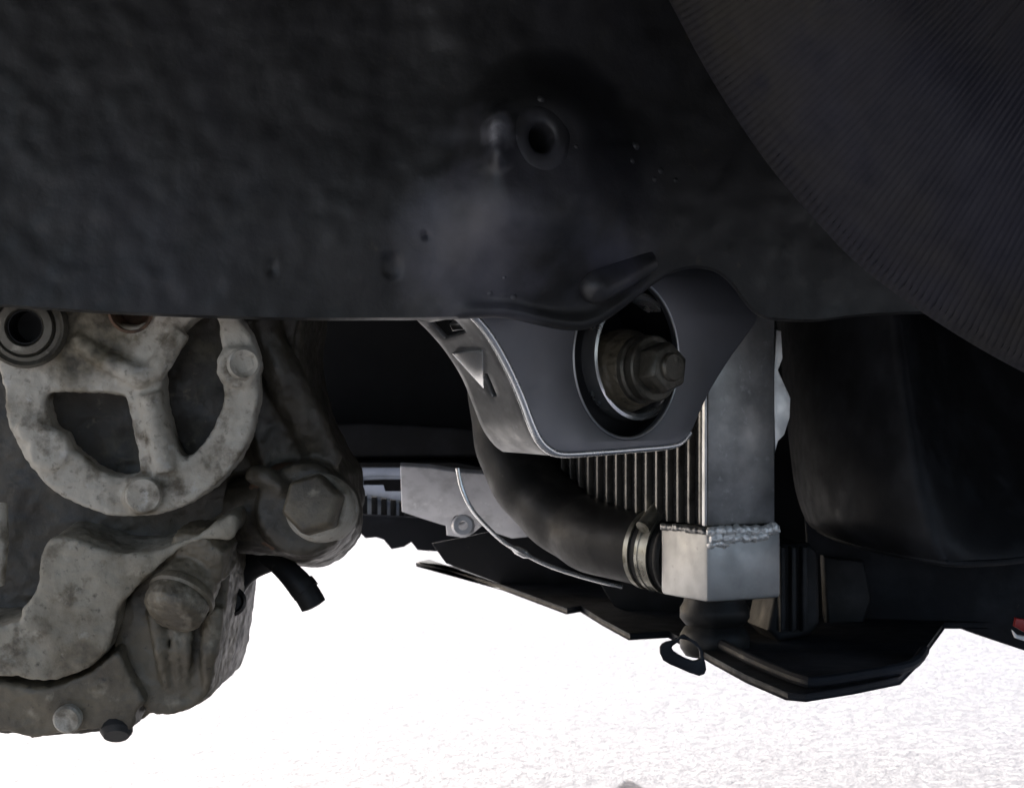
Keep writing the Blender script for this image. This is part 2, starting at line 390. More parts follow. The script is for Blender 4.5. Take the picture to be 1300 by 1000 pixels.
# ------------------------------------------------------------------ silver bracket with the big round opening
BY, BYAW, BAT = 1.030, 42.0, (690, 480)
brk = thing('mounting_bracket', ray_plane(715, 577, P(*BAT, BY), Vector((math.sin(R(BYAW)), -math.cos(R(BYAW)), 0))), 'satin silver mounting bracket with large round opening under the chassis rail', 'bracket')
left_edge = [(592, 392), (608, 404), (628, 430), (648, 466), (664, 502), (676, 534), (686, 556), (698, 569)]
outline = left_edge + [(716, 576), (760, 574), (810, 570), (852, 566), (868, 560), (880, 546), (893, 516), (906, 490), (930, 452), (962, 406), (957, 388), (940, 362), (915, 346), (885, 338), (850, 330), (760, 330), (660, 340), (590, 360)]
bu, bv, bnrm = frame((math.sin(R(BYAW)), -math.cos(R(BYAW)), 0)); bo = P(*BAT, BY)
def bpl(px, py, d=0): return ray_plane(px, py, bo, bnrm) - bnrm * d
# true circle hole on the plate plane
hc = bpl(797, 454); hc2 = Vector(((hc - bo).dot(bu), (hc - bo).dot(bv))); hr = 0.0475
def conv(l): return [Vector(((ray_plane(x, y, bo, bnrm) - bo).dot(bu), (ray_plane(x, y, bo, bnrm) - bo).dot(bv))) for x, y in l]
hole = [Vector((hc2.x + .93 * hr * math.cos(a), hc2.y + hr * math.sin(a))) for a in [2 * math.pi * i / 64 for i in range(64)]]
obj('front_plate', prism(catmull(conv(outline), 5), bo, bu, bv, bnrm, .0055, .0019, [hole], 3), M_PLATE, brk, sharp=50)
rimw = tube([bo + bu * p.x * 1 + bv * p.y - bnrm * .0004 for p in [Vector((hc2.x + .935 * hr * math.cos(a), hc2.y + 1.005 * hr * math.sin(a))) for a in [2 * math.pi * i / 72 for i in range(73)]]], .0009, 8, False)
obj('opening_rim', rimw, M_ALU, brk)
# rounded fold along the left and bottom edge
lip_px = left_edge + [(716, 576), (760, 574), (810, 570), (852, 566), (868, 560), (878, 549)]
lip = catmull([bpl(x, y, .0022) for x, y in lip_px], 6, False)
obj('folded_edge', tube(lip, [.0016 + .0010 * (1 if i < 46 else .75) for i in range(len(lip))], 12), M_EDGE, brk, sharp=60)
# side flange, folded back from the left edge; window and slot cut through
front_l = [bpl(x, y, .003) for x, y in catmull([(596, 398), (608, 407), (628, 433), (648, 469), (664, 505), (676, 537), (686, 559), (700, 573)], 4, False) for x, y in [(x, y)]] if False else None
fl = catmull([Vector((*p, 0)) for p in [(594, 396), (608, 406), (628, 433), (648, 469), (664, 505), (676, 537), (687, 560), (706, 576)]], 5, False)
bl = catmull([Vector((*p, 0)) for p in [(530, 404), (548, 422), (568, 446), (588, 478), (602, 512), (614, 542), (628, 562), (640, 571)]], 5, False)
vs_, fs_ = [], []; K = 10
for a, b in zip(fl, bl):
    A = bpl(a.x, a.y, .003); B = P(b.x, b.y, A.y + .050)
    for q in range(K + 1):
        t = q / K; p = A.lerp(B, t); vs_.append(p)
m_ = len(fl)
def in_window(a, q): return False
for i in range(m_ - 1):
    for q in range(K):
        fx = fl[i].lerp(bl[i], (q + .5) / K)
        if 2 <= i <= 6 and 3 <= q <= 7: continue                    # window near the top
        if 15 <= i <= 18 and q == 4: continue                      # narrow slot
        a = i * (K + 1) + q; fs_.append((a, a + 1, a + K + 2, a + K + 1))
obj('side_flange', modified(MB().add(vs_, fs_), [('SOLIDIFY', dict(thickness=.003, offset=0)), ('BEVEL', dict(width=.0008, segments=2, limit_method='ANGLE', angle_limit=R(40)))]), M_ALUD, brk, sharp=40)
glint = MB(); A = [P(573, 449, 1.046), P(612, 445, 1.018), P(614, 494, 1.048)]
nn = (A[1] - A[0]).cross(A[2] - A[0]).normalized() * .003
glint.add(A + [p + nn for p in A], [(0, 1, 2), (3, 4, 5), (0, 1, 4, 3), (1, 2, 5, 4), (2, 0, 3, 5)])
obj('flange_glint', glint, M_EDGE, brk, bevel=.0006)  # added bright wedge standing in for a reflection on the flange
obj('flange_tab', plate([(570, 412), (590, 409), (594, 418), (574, 421)], 1.05, .012, .001, yaw=-30, pitch=-30), M_ALU, brk)
# rear ply of the bracket with a smaller opening, bright inner ring
ro = bpl(832, 452, .014)
ringm = lathe([(.0350, 0), (.0368, .0016), (.0388, .0012), (.0390, -.014), (.0345, -.014), (.0345, -.0006), (.0350, 0)], ro, bnrm, 72, close=False)
obj('opening_sleeve', ringm, M_EDGE, brk, sharp=50)
back = [Vector((hc2.x + .062 * math.cos(a), hc2.y + .055 * math.sin(a))) for a in [2 * math.pi * i / 48 for i in range(48)]]
rq = Vector(((ro - bo).dot(bu), (ro - bo).dot(bv)))
bhole = [Vector((rq.x + .0372 * math.cos(a), rq.y + .0372 * math.sin(a))) for a in [2 * math.pi * i / 64 for i in range(64)]]
obj('rear_ply', prism(back, bo - bnrm * .024, bu, bv, bnrm, .004, .0008, [bhole]), M_BLK, brk)
obj('dark_cup', lathe([(.053, .0), (.053, -.046), (0, -.046)], hc - bnrm * .006, bnrm, 48, close=False), M_BLK, brk)  # black cup added behind the opening to keep it dark

# ------------------------------------------------------------------ bolt and bushing seen through the opening
bax = (bnrm + Vector((-.05, 0, .04))).normalized()
b0 = bpl(820, 472, .038)
bolt = thing('bushing_bolt', b0, 'grimy bushing with washers and nut inside the silver bracket opening', 'bushing')
obj('bushing_body', cast(lathe([(0, -.01), (.020, -.01), (.023, .010), (.0255, .020), (.0245, .027), (.0225, .031), (.021, .036), (0, .036)], b0, bax, 48), .0011, 3, .0006, 90, .0012), M_CASTD, bolt, sharp=60)
obj('washer', lathe([(0, .034), (.0195, .034), (.0207, .0355), (.0207, .039), (.0195, .0405), (0, .0415)], b0, bax, 48), M_BOLT, bolt)
obj('washer', lathe([(0, .0415), (.0185, .0415), (.0198, .0425), (.0198, .0470), (.0188, .048), (0, .048)], b0, bax, 48), M_BOLT, bolt)
obj('nut', hexhead(.0158, .0125, b0 + bax * .048, bax, .35), M_BOLT, bolt, bevel=.0006)
obj('stud', lathe([(0, .055), (.0085, .055), (.0085, .0625), (.0075, .064), (0, .064)], b0, bax, 24), M_BOLT, bolt)

# ------------------------------------------------------------------ intercooler
IY = 1.19
Ld = Vector((-.46, .888, 0)); Rd = Vector((.888, .46, 0)); UP = Vector((0, 0, 1))
C0 = P(899, 665, IY); zt = P(899, 350, IY).z; ztank = P(899, 668, IY).z; zbot = P(899, 764, IY).z
ic = thing('intercooler', Vector((C0.x, C0.y, zbot)), 'aluminium intercooler with vertical fins and welded lower tank behind the silver bracket', 'intercooler')
iw = .0
def width_to(px, o, d):                                 # how far along d from o until pixel column px
    k = (px - CX) / F
    return (k * o.y - o.x) / (d.x - k * d.y)
wR = width_to(984, C0, Rd)
H = zt - ztank
endp = box(Vector((C0.x, C0.y, ztank)) , Rd * wR, Ld * .006, UP * H)
obj('end_plate', endp, M_ALUD, ic, bevel=.0012)
obj('corner_strip', box(Vector((C0.x, C0.y, ztank)) - Rd * .0022 + Ld * .0005, Rd * .0021, Ld * .004, UP * H), M_ALU, ic, bevel=.0006)
core_len = .30
obj('core', box(Vector((C0.x, C0.y, ztank + .001)) + Rd * .006 + Ld * .0065, Rd * (wR - .012), Ld * core_len, UP * (H - .002)), M_CORE, ic)
fin_me = None; pitch = .0136; nf = 21
for i in range(nf):
    base = Vector((C0.x, C0.y, ztank)) + Ld * (.0115 + i * pitch) + Rd * .0015
    if fin_me is None:
        f0 = obj('fin', box(base, Rd * .006, Ld * .0026, UP * H), M_FIN, ic, bevel=.0005); fin_me = f0; fb = base
    else:
        f = fin_me.copy(); COL.objects.link(f); f.parent = ic; f.location = fin_me.location + (base - fb)
    # corrugated air fins between the bars: a recessed zig-zag strip
    if i < nf - 1:
        zz = MB(); n = 60; v2, f2 = [], []
        for q in range(n + 1):
            z = H * q / n; s = (q % 2) * .8
            for d in (.0028, pitch - .0004):
                v2.append(base + Ld * d + Rd * (.004 + .0016 * s) + UP * z)
        for q in range(n): f2.append((2 * q, 2 * q + 1, 2 * q + 3, 2 * q + 2))
        if i == 0: z0 = obj('air_fin_strip', MB().add(v2, f2), M_CORE, ic, smooth=False); z0b = base
        else:
            zc = z0.copy(); COL.objects.link(zc); zc.parent = ic; zc.location = z0.location + (base - z0b)
# lower tank: welded box with a rounded transition to the spout
Tc = Vector((C0.x, C0.y, zbot)) - Rd * .003 - Ld * .003
tankH = ztank - zbot
wL = width_to(838, Tc, Ld)
obj('tank', box(Tc, Rd * (wR + .006), Ld * wL, UP * (tankH - .002)), M_TANK, ic, bevel=.003)
spc = Tc + Ld * (wL - .012) + Rd * (wR * .45) + UP * tankH * .52
rs = .0235
obj('spout', lathe([(.0, -.01), (.0185, -.01), (.0190, .010), (.0200, .016), (.0215, .024), (.0215, .062), (.0225, .064), (.021, .066), (.019, .05), (0, .05)], spc, (Ld + Vector((0, 0, -.02))).normalized(), 40), M_ALU, ic, sharp=50)
# weld beads: overlapping little scales
def bead(path, r, mat_, nm='weld_bead'):
    M = MB(); path = [Vector(p) for p in path]
    tot = sum((b - a).length for a, b in zip(path, path[1:])); nb = int(tot / (r * .62)); acc = []
    for q in range(nb + 1):
        d = tot * q / nb
        for a, b in zip(path, path[1:]):
            L_ = (b - a).length
            if d <= L_ + 1e-9: p = a.lerp(b, d / L_); t = (b - a).normalized(); break
            d -= L_
        p = p + Vector((random.uniform(-1, 1), random.uniform(-1, 1), random.uniform(-1, 1))) * r * .22
        rr = r * random.uniform(.75, 1.25)
        M.merge(lathe([(0, -.55 * rr), (.75 * rr, -.4 * rr), (rr, 0), (.75 * rr, .4 * rr), (0, .55 * rr)], p, t + Vector((random.uniform(-.3, .3), random.uniform(-.3, .3), random.uniform(-.3, .3))), 10))
    return obj(nm, cast(M, .0009, 3, .0009, 130, .0012), mat_, ic, sharp=70)
e0 = Tc + UP * (tankH - .003); 
bead([e0 - Rd * .0005 - Ld * .0012, e0 + Rd * (wR + .001) - Ld * .0012], .0036, M_WELD)
bead([e0 + Rd * .003 - Ld * .0006 - UP * .005, e0 + Rd * (wR - .006) - Ld * .0006 - UP * .0045], .0034, M_WELD)
bead([e0 + Rd * .001 - UP * .010, e0 + Rd * .007 - UP * .0075, e0 + Rd * .016 - UP * .009], .0024, M_WELD)
bead([e0 - Rd * .0008, e0 + Ld * wL * .9 - Rd * .0008], .0022, M_ALUD)
# tab at the far edge of the end plate
tb = plate([(985, 418), (992, 420), (994, 455), (988, 470), (1004, 505), (1003, 530), (996, 552), (988, 560), (984, 575), (982, 480)], C0.y + Rd.y * wR + .012, .004, .0006, yaw=15)
obj('mounting_tab', tb, M_ALU, ic)

# ------------------------------------------------------------------ rubber elbow hose with clamp
h_end = spc + (Ld + Vector((0, 0, -.02))).normalized() * .022
hpx = [(772, 686, IY + .115), (730, 668, IY + .150), (690, 636, IY + .175), (660, 596, IY + .190), (645, 550, IY + .200), (638, 490, IY + .205), (636, 430, IY + .205)]
hp = [h_end] + [P(*q) for q in hpx]
hose = thing('coolant_hose', P(640, 690, IY + .17), 'fat black rubber elbow hose curving into the intercooler tank', 'hose')
hpath = catmull(hp, 8, False)
rr_ = [.0268 + .0006 * math.sin(i * .7) for i in range(len(hpath))]
obj('hose_body', tube(hpath, rr_, 40), M_RUB, hose, sharp=60)
ha = (hpath[3] - hpath[0]).normalized(); hp0 = hpath[0]
obj('hose_lip', lathe([(.0225, -.0008), (.0270, -.0012), (.0283, .0008), (.0283, .0035), (.0268, .005)], hp0, ha, 40, close=False), M_RUB, hose, sharp=60)
c1 = lathe([(.0274, .009), (.0290, .009), (.0290, .0115), (.0284, .0120), (.0284, .0165), (.0290, .0170), (.0290, .0195), (.0274, .0195), (.0274, .009)], hp0, ha, 56, close=False)
clamp = obj('hose_clamp', c1, M_CLAMP, hose, sharp=30)
sc_o = hp0 + ha * .0142
su, sv, sn = frame(ha)
toward = Vector((.05, -.75, .60)); toward = (toward - ha * toward.dot(ha)).normalized(); tang = ha.cross(toward).normalized()
obj('screw_housing', tube([sc_o + toward * .0315 - tang * .010, sc_o + toward * .0315 + tang * .008], .0052, 16), M_CLAMP, clamp)
obj('screw_head', hexhead(.0048, .005, sc_o + toward * .0315 + tang * .008, tang), M_CLAMP, clamp)
c2 = lathe([(.0272, .026), (.0284, .0262), (.0284, .0300), (.0272, .0302)], hp0, ha, 56, close=False)
obj('clamp_band', c2, M_CLAMP, hose)

# ------------------------------------------------------------------ radiator support behind the hose
sup = thing('radiator_support', P(560, 680, 1.52), 'dull galvanised radiator support panel with curved edge behind the hose', 'radiator support')
obj('support_panel', plate([(508, 592), (545, 594), (586, 600), (660, 604), (700, 640), (690, 680), (650, 684), (632, 678), (612, 668), (600, 678), (582, 682), (567, 680), (566, 668), (540, 660), (510, 650)], 1.52, .006, .0012, holes=[circle_px(584, 660, 9, 6, 16)], pitch=-38, at=(570, 640)), M_GREYP, sup)
trim = catmull([P(x, y, 1.34) for x, y in [(581, 594), (586, 618), (597, 643), (614, 664), (640, 688), (672, 706), (700, 719), (740, 732), (790, 745)]], 6, False)
obj('edge_trim', tube(trim, [.0016 + (.0016 if 26 < i < 30 else 0) for i in range(len(trim))], 8), M_EDGE, sup)
obj('weld_nut', lathe([(.004, 0), (.009, 0), (.010, .004), (.008, .007), (.004, .007), (.004, 0)], P(588, 668, 1.515), (0, -1, .2), 14, close=False), M_GREYP, sup)

gr = thing('lower_grille', P(480, 690, 2.02), 'pale blue slotted grille frame beside the large hex bolt', 'grille')
obj('slotted_plate', plate([(395, 596), (430, 594), (470, 591), (514, 590), (516, 637), (480, 630), (446, 624), (395, 622)], 1.850, .006, .001, holes=[[(461, 605), (486, 604), (509, 604), (509, 623), (489, 623), (487, 615), (461, 615)]], pitch=42), M_PALE, gr)
obj('backing', plate([(395, 586), (512, 584), (640, 590), (640, 674), (600, 672), (513, 660), (470, 652), (395, 642)], 1.862, .004, .0005), M_BLK, gr)
obj('lit_ledge', plate([(395, 624), (446, 627), (513, 640), (513, 668), (470, 660), (395, 648)], 1.842, .004, .0005, pitch=30), M_PALE, gr)
for i, x in enumerate([462, 475, 487, 499, 510]):
    obj('slat', plate([(x - 3.5, 628 + i * 2), (x + 3.5, 629 + i * 2), (x + 3.5, 664 + i * 2), (x - 3.5, 663 + i * 2)], 1.82, .010, .0008), M_BLK, gr)
obj('lower_edge', plate([(405, 650), (445, 652), (500, 655), (560, 658), (640, 664), (640, 698), (560, 700), (540, 699), (530, 698), (522, 688), (513, 694), (497, 697), (487, 685), (478, 682), (464, 683), (452, 672), (405, 664)], 1.81, .012, .0015), M_TRAY, gr)

# ------------------------------------------------------------------ undertray
zt_ = ZC - .170
tray_px = [(528, 713), (545, 709), (640, 742), (720, 771), (738, 768), (768, 786), (800, 803), (850, 800), (872, 812), (905, 832), (950, 856), (1000, 877), (1022, 879), (1080, 870), (1140, 858), (1160, 838), (1197, 789)]
tray_pts = [on_z(x, y, zt_) for x, y in tray_px]
inner = [Vector((.62, 1.35, zt_)), Vector((.66, 1.64, zt_)), Vector((.35, 1.68, zt_)), Vector((0, 1.72, zt_))]
poly2 = [Vector((p.x, p.y)) for p in tray_pts + inner]
tray = thing('undertray', Vector((.2, 1.3, zt_ - .006)), 'black plastic undertray with jagged edge below the intercooler', 'undertray')
obj('tray_panel', prism(poly2, Vector((0, 0, zt_)), Vector((1, 0, 0)), Vector((0, 1, 0)), UP, .005, .0015), M_TRAY, tray, sharp=40)
up_lip = catmull([p + Vector((.01, .015, .004)) for p in tray_pts[8:16]], 4, False)
obj('stiffening_rib', tube(up_lip, .0035, 10), M_TRAY, tray)
# raised wall of the tray that closes the view towards the bumper
obj('tray_wall', plate([(548, 690), (600, 680), (650, 668), (700, 680), (800, 720), (885, 750), (885, 741), (640, 741), (566, 714)][:6] + [(885, 745), (640, 743), (566, 715)], 1.62, .004, .001, pitch=-8), M_BLK, tray)
obj('tray_wall', plate([(760, 738), (990, 750), (1060, 740), (1060, 800), (900, 800), (830, 788), (780, 770)], 1.42, .004, .001), M_BLK, tray)
clipo = [(838, 822), (846, 815), (860, 812), (868, 805), (890, 822), (893, 832), (897, 850), (888, 858), (862, 848), (842, 838)]
cliph = [(853, 822), (864, 811), (884, 818), (889, 834), (880, 839), (862, 831)]
obj('clip', plate(clipo, 1.14, .006, .0012, holes=[cliph], sub=2, hsub=2), M_TRAY, tray)

mt = thing('rubber_mount', P(925, 830, 1.225), 'ribbed black rubber mount squeezed under the aluminium tank', 'mount')
mo = Vector((C0.x, C0.y, 0)) + Rd * (wR * .42) + Ld * .026; 
def zz_(py): return P(899, py, IY + .03).z
obj('mount_body', lathe([(0, zz_(832)), (.020, zz_(832)), (.0235, zz_(822)), (.0235, zz_(806)), (.021, zz_(798)), (.019, zz_(794)), (.021, zz_(790)), (.0235, zz_(784)), (.0235, zz_(772)), (.021, zz_(764)), (.0205, zz_(757)), (0, zz_(757))], mo, UP, 40), M_RUB, mt, sharp=60)

blk = thing('ribbed_bracket', P(1012, 800, 1.24), 'ribbed black plastic support standing beside the aluminium tank', 'bracket')
obj('block', plate([(986, 690), (1030, 690), (1040, 700), (1042, 790), (1030, 806), (990, 815), (975, 800), (984, 760)], 1.245, .05, .004, yaw=10), M_BLK, blk)
for x in (994, 1008, 1022):
    obj('rib', plate([(x - 3, 694), (x + 4, 694), (x + 4, 800), (x - 3, 802)], 1.237, .008, .0015, yaw=10), M_BLK, blk)

# ------------------------------------------------------------------ bumper corner panel on the right
bc_ = thing('bumper_corner', P(1200, 790, 1.37), 'smooth black bumper corner panel beneath the curved air duct', 'bumper')
pts = [(1020, 640), (1180, 640), (1420, 640), (1420, 868), (1300, 826), (1240, 806), (1196, 790), (1150, 800), (1080, 812), (1030, 815)]
obj('corner_panel', plate(pts, 1.36, .012, .003, yaw=-14, at=(1195, 790)), M_TRAY, bc_)
obj('panel_step', plate([(1046, 705), (1098, 712), (1108, 760), (1096, 796), (1050, 800)], 1.352, .010, .003, yaw=12), M_BLK, bc_)
rm = thing('red_marker', P(1300, 806, 1.30), 'small red marker with white edge on the black bumper corner', 'marker')
obj('marker_body', plate([(1290, 784), (1330, 790), (1330, 806), (1300, 802), (1288, 795)], 1.318, .006, .001), M_RED, rm)
obj('marker_edge', plate([(1286, 800), (1292, 806), (1305, 808), (1330, 812), (1330, 818), (1302, 814), (1290, 810)], 1.316, .006, .0008), M_WHITE, rm)

# ------------------------------------------------------------------ air duct on the right (curved plastic)
duct = thing('air_duct', P(1190, 714, 1.20), 'curved black plastic air duct with creased side under the ribbed liner', 'air duct')
secs = []
# each section: list of (px, py, Y) from top to bottom
lines = [
    [(985, 380, 1.40), (992, 440, 1.40), (998, 500, 1.39), (1004, 560, 1.38), (1012, 620, 1.37), (1026, 660, 1.36), (1040, 672, 1.36)],
    [(1010, 375, 1.33), (1012, 440, 1.32), (1017, 500, 1.31), (1024, 560, 1.30), (1034, 620, 1.29), (1048, 664, 1.28), (1066, 684, 1.29)],
    [(1060, 372, 1.27), (1064, 440, 1.26), (1070, 500, 1.25), (1078, 560, 1.24), (1090, 620, 1.23), (1108, 672, 1.22), (1124, 700, 1.23)],
    [(1120, 370, 1.225), (1128, 440, 1.215), (1136, 500, 1.205), (1144, 560, 1.195), (1154, 620, 1.185), (1170, 680, 1.18), (1188, 712, 1.185)],
    [(1136, 370, 1.222), (1144, 440, 1.212), (1152, 500, 1.202), (1162, 560, 1.192), (1174, 620, 1.182), (1192, 684, 1.177), (1206, 714, 1.182)],
    [(1150, 370, 1.235), (1160, 440, 1.225), (1170, 500, 1.215), (1182, 560, 1.205), (1198, 620, 1.192), (1216, 688, 1.182), (1230, 715, 1.184)],
    [(1230, 372, 1.31), (1240, 440, 1.30), (1246, 500, 1.29), (1254, 560, 1.27), (1264, 620, 1.24), (1274, 690, 1.205), (1282, 712, 1.20)],
    [(1400, 376, 1.36), (1400, 440, 1.35), (1400, 500, 1.34), (1400, 560, 1.32), (1400, 620, 1.28), (1400, 680, 1.24), (1400, 698, 1.23)]]
L3 = [catmull([P(*q) for q in l], 5, False) for l in lines]
rowsn = len(L3[0]); grid = []
for j in range(rowsn): grid.append(catmull([l[j] for l in L3], 6, False))
mc = len(grid[0]); v2 = [p for r_ in grid for p in r_]; f2 = []
for j in range(rowsn - 1):
    for i in range(mc - 1): f2.append((j * mc + i, j * mc + i + 1, (j + 1) * mc + i + 1, (j + 1) * mc + i))
obj('duct_shell', modified(MB().add(v2, f2), [('SOLIDIFY', dict(thickness=.003, offset=0))]), M_BLK, duct, sharp=60)
obj('rolled_lip', tube([p + Vector((0, -.001, 0)) for p in grid[-1]], .0024, 10), M_BLK, duct)
obj('moulded_nick', plate([(1106, 520), (1110, 522), (1112, 546), (1108, 546)], 1.2300, .004, .0008, yaw=-20), M_ALUD, duct)

# ------------------------------------------------------------------ ribbed liner bulging in from the upper right
ln = None
edge_px = catmull([Vector((*p, 0)) for p in [(740, -230), (800, -120), (862, 0), (915, 98), (980, 196), (1040, 268), (1105, 334), (1200, 402), (1300, 460), (1420, 515), (1560, 560)]], 40, False)
CPX = Vector((1750, -560, 0))
# resample evenly
acc = [0]
for a, b in zip(edge_px, edge_px[1:]): acc.append(acc[-1] + (b - a).length)
SP = 9.2; NR = int(acc[-1] / SP) * 4
def along(d):
    import bisect
    i = min(max(bisect.bisect(acc, d) - 1, 0), len(acc) - 2)
    return edge_px[i].lerp(edge_px[i + 1], (d - acc[i]) / max(acc[i + 1] - acc[i], 1e-9))
tt = [-16, -14, -8, 0, 10, 24, 45, 75, 120, 180, 260, 350, 450, 560, 680, 850, 1100, 1400]  # last rows: unseen extension towards the camera, added to block light
v2, f2 = [], []
for i in range(NR + 1):
    d = acc[-1] * i / NR; e = along(d); dr = (CPX - e).normalized()
    for j, t in enumerate(tt):
        q = e + dr * max(t, -4 if t < 0 else t) if t < 0 else e + dr * t
        Y = .905 - .105 * (1 - math.exp(-max(t, 0) / 130)) - .00045 * max(0, t - 640) + (0 if t >= 0 else {-8: .006, -14: .02, -16: .05}[t])
        am = .00095 * ss(4, 30, t) * (1 - .75 * ss(300, 600, t))
        Y += am * math.cos(math.pi / 2 * i) + .004 * noise.noise((d * .004, t * .006, 5.0)) + .0012 * noise.noise((d * .03, t * .004, 2.0))
        v2.append(P(q.x, q.y, Y))
m_ = len(tt)
for i in range(NR):
    for j in range(m_ - 1): f2.append((i * m_ + j, i * m_ + j + 1, (i + 1) * m_ + j + 1, (i + 1) * m_ + j))
lme = MB().add(v2, f2).mesh('liner')
at_ = lme.attributes.new('rib', 'FLOAT', 'POINT')
for i in range(NR + 1):
    for j in range(m_): at_.data[i * m_ + j].value = .5 - .5 * math.cos(math.pi / 2 * i)
lt = M_LINER.node_tree; an = lt.nodes.new('ShaderNodeAttribute'); an.attribute_name = 'rib'
mx_ = lt.nodes.new('ShaderNodeMix'); mx_.data_type = 'RGBA'; mx_.blend_type = 'MULTIPLY'; mx_.inputs['Factor'].default_value = 1
rp_ = lt.nodes.new('ShaderNodeMapRange'); rp_.inputs['To Min'].default_value = .55; rp_.inputs['To Max'].default_value = 1.35  # rib shading put into the colour: valleys darker, ridges lighter
lt.links.new(an.outputs['Fac'], rp_.inputs['Value']); pb_ = lt.nodes['Principled BSDF'].inputs['Base Color']; src_ = pb_.links[0].from_socket
lt.links.new(src_, mx_.inputs['A']); lt.links.new(rp_.outputs[0], mx_.inputs['B']); lt.links.new(mx_.outputs['Result'], pb_)
lo = obj('wheel_arch_liner', modified(lme, [('SOLIDIFY', dict(thickness=.003, offset=-1))]), M_LINER, sharp=70)
tag(lo, 'dark blue-black wheel arch liner with fine ribs bulging over the chassis rail', 'wheel arch liner')

# ------------------------------------------------------------------ gearbox
gb = thing('gearbox', P(120, 935, 1.05), 'weathered cast aluminium gearbox with round spoked cover below the chassis rail', 'gearbox')
GY = .985
body_ol = [(-260, 330), (386, 330), (386, 405), (380, 440), (384, 490), (400, 545), (418, 580), (435, 605), (440, 650), (425, 690), (390, 697), (350, 698), (320, 700), (290, 705), (285, 780), (276, 850), (262, 888), (232, 905), (190, 905), (165, 925), (60, 935), (10, 930), (-260, 925)]
casing = plate(body_ol, GY + .050, .13, 0, at=(120, 600))
shoulder = plate([(318, 380), (384, 380), (376, 440), (380, 485), (398, 545), (416, 585), (380, 620), (340, 600), (318, 540), (330, 470)], GY + .035, .05, 0, yaw=32, at=(345, 500))
strut = tube([P(330, 400, GY + .03), P(360, 480, GY + .035), P(392, 545, GY + .045), P(415, 590, GY + .055)], [.010, .012, .012, .010], 16)
arm = tube([P(318, 600, GY + .018), P(340, 606, GY + .012), P(358, 618, GY + .012), P(364, 632, GY + .02)], [.005, .006, .006, .004], 14)
floorw = plate(circle_px(166, 497, 150), GY + .026, .05, 0, at=(166, 497))
bossr = lathe([(0, -.10), (.030, -.10), (.028, -.02), (.0255, 0), (.021, .002), (0, .002)], P(385, 645, GY + .012), (.05, -1, .12), 32)
neck = tube([P(300, 655, GY + .050), P(345, 650, GY + .045), P(395, 645, GY + .04)], [.022, .024, .024], 20)
cs = MB()
for q in (casing, shoulder, strut, arm, bossr, neck): cs.merge(q)
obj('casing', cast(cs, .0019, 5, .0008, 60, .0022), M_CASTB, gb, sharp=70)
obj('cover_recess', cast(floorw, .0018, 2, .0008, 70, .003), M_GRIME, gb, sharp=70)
# lower flange: the pale curved web under the cover
fl_ol = [(-260, 815), (0, 795), (28, 775), (46, 745), (52, 705), (66, 684), (92, 684), (140, 700), (190, 700), (240, 684), (276, 664), (294, 653), (302, 658), (300, 674), (290, 686), (270, 684), (236, 692), (204, 716), (172, 748), (152, 768), (146, 800), (130, 832), (104, 852), (66, 864), (30, 862), (0, 858), (-260, 860)]
obj('lower_flange', cast(plate(fl_ol, GY, .06, 0, at=(120, 780), pitch=-6, sub=4), .0017, 6, .0007, 65, .0022), M_CASTM, gb, sharp=70)
lob = MB()
lob.merge(plate([(150, 775), (200, 715), (240, 695), (288, 700), (290, 740), (284, 800), (274, 852), (262, 886), (232, 904), (200, 907), (176, 892), (160, 868), (148, 830)], GY + .020, .06, 0, at=(220, 800), sub=3))
for x0, x1, w_ in [(196, 212, .0045), (222, 228, .003), (272, 262, .006), (240, 236, .003)]:
    lob.merge(tube([P(x0, 770, GY + .016), P((x0 + x1) / 2, 826, GY + .014), P(x1, 872, GY + .021)], [w_, w_, w_ * .4], 10))
obj('lower_lobe', cast(lob, .0016, 4, .0008, 70, .002), M_CASTD, gb, sharp=70)
sm = plate([(-260, 868), (0, 868), (60, 874), (108, 856), (150, 826), (166, 860), (186, 892), (172, 903), (172, 924), (150, 932), (136, 924), (82, 930), (38, 938), (14, 928), (-40, 930), (-260, 925)], GY + .012, .06, 0, at=(80, 900), pitch=-10)
obj('sump_edge', cast(sm, .0017, 4, .0008, 70, .002), M_CASTD, gb, sharp=70)
obj('sump_bolt', lathe([(0, -.004), (.0075, -.004), (.0078, .002), (.0065, .0035), (.003, .0030), (0, .002)], P(86, 912, GY + .009), (0, -1, -.1), 24), M_CAST, gb)
obj('sump_lug', lathe([(0, -.02), (.009, -.02), (.009, .004), (.007, .007), (0, .007)], P(148, 920, GY + .02), (.1, -.6, -.8), 16), M_RUB, gb)
obj('side_pipe', tube([P(-4, 640, GY + .01), P(-3, 690, GY + .005), P(-8, 740, GY + .01)], .006, 16), M_CAST, gb)

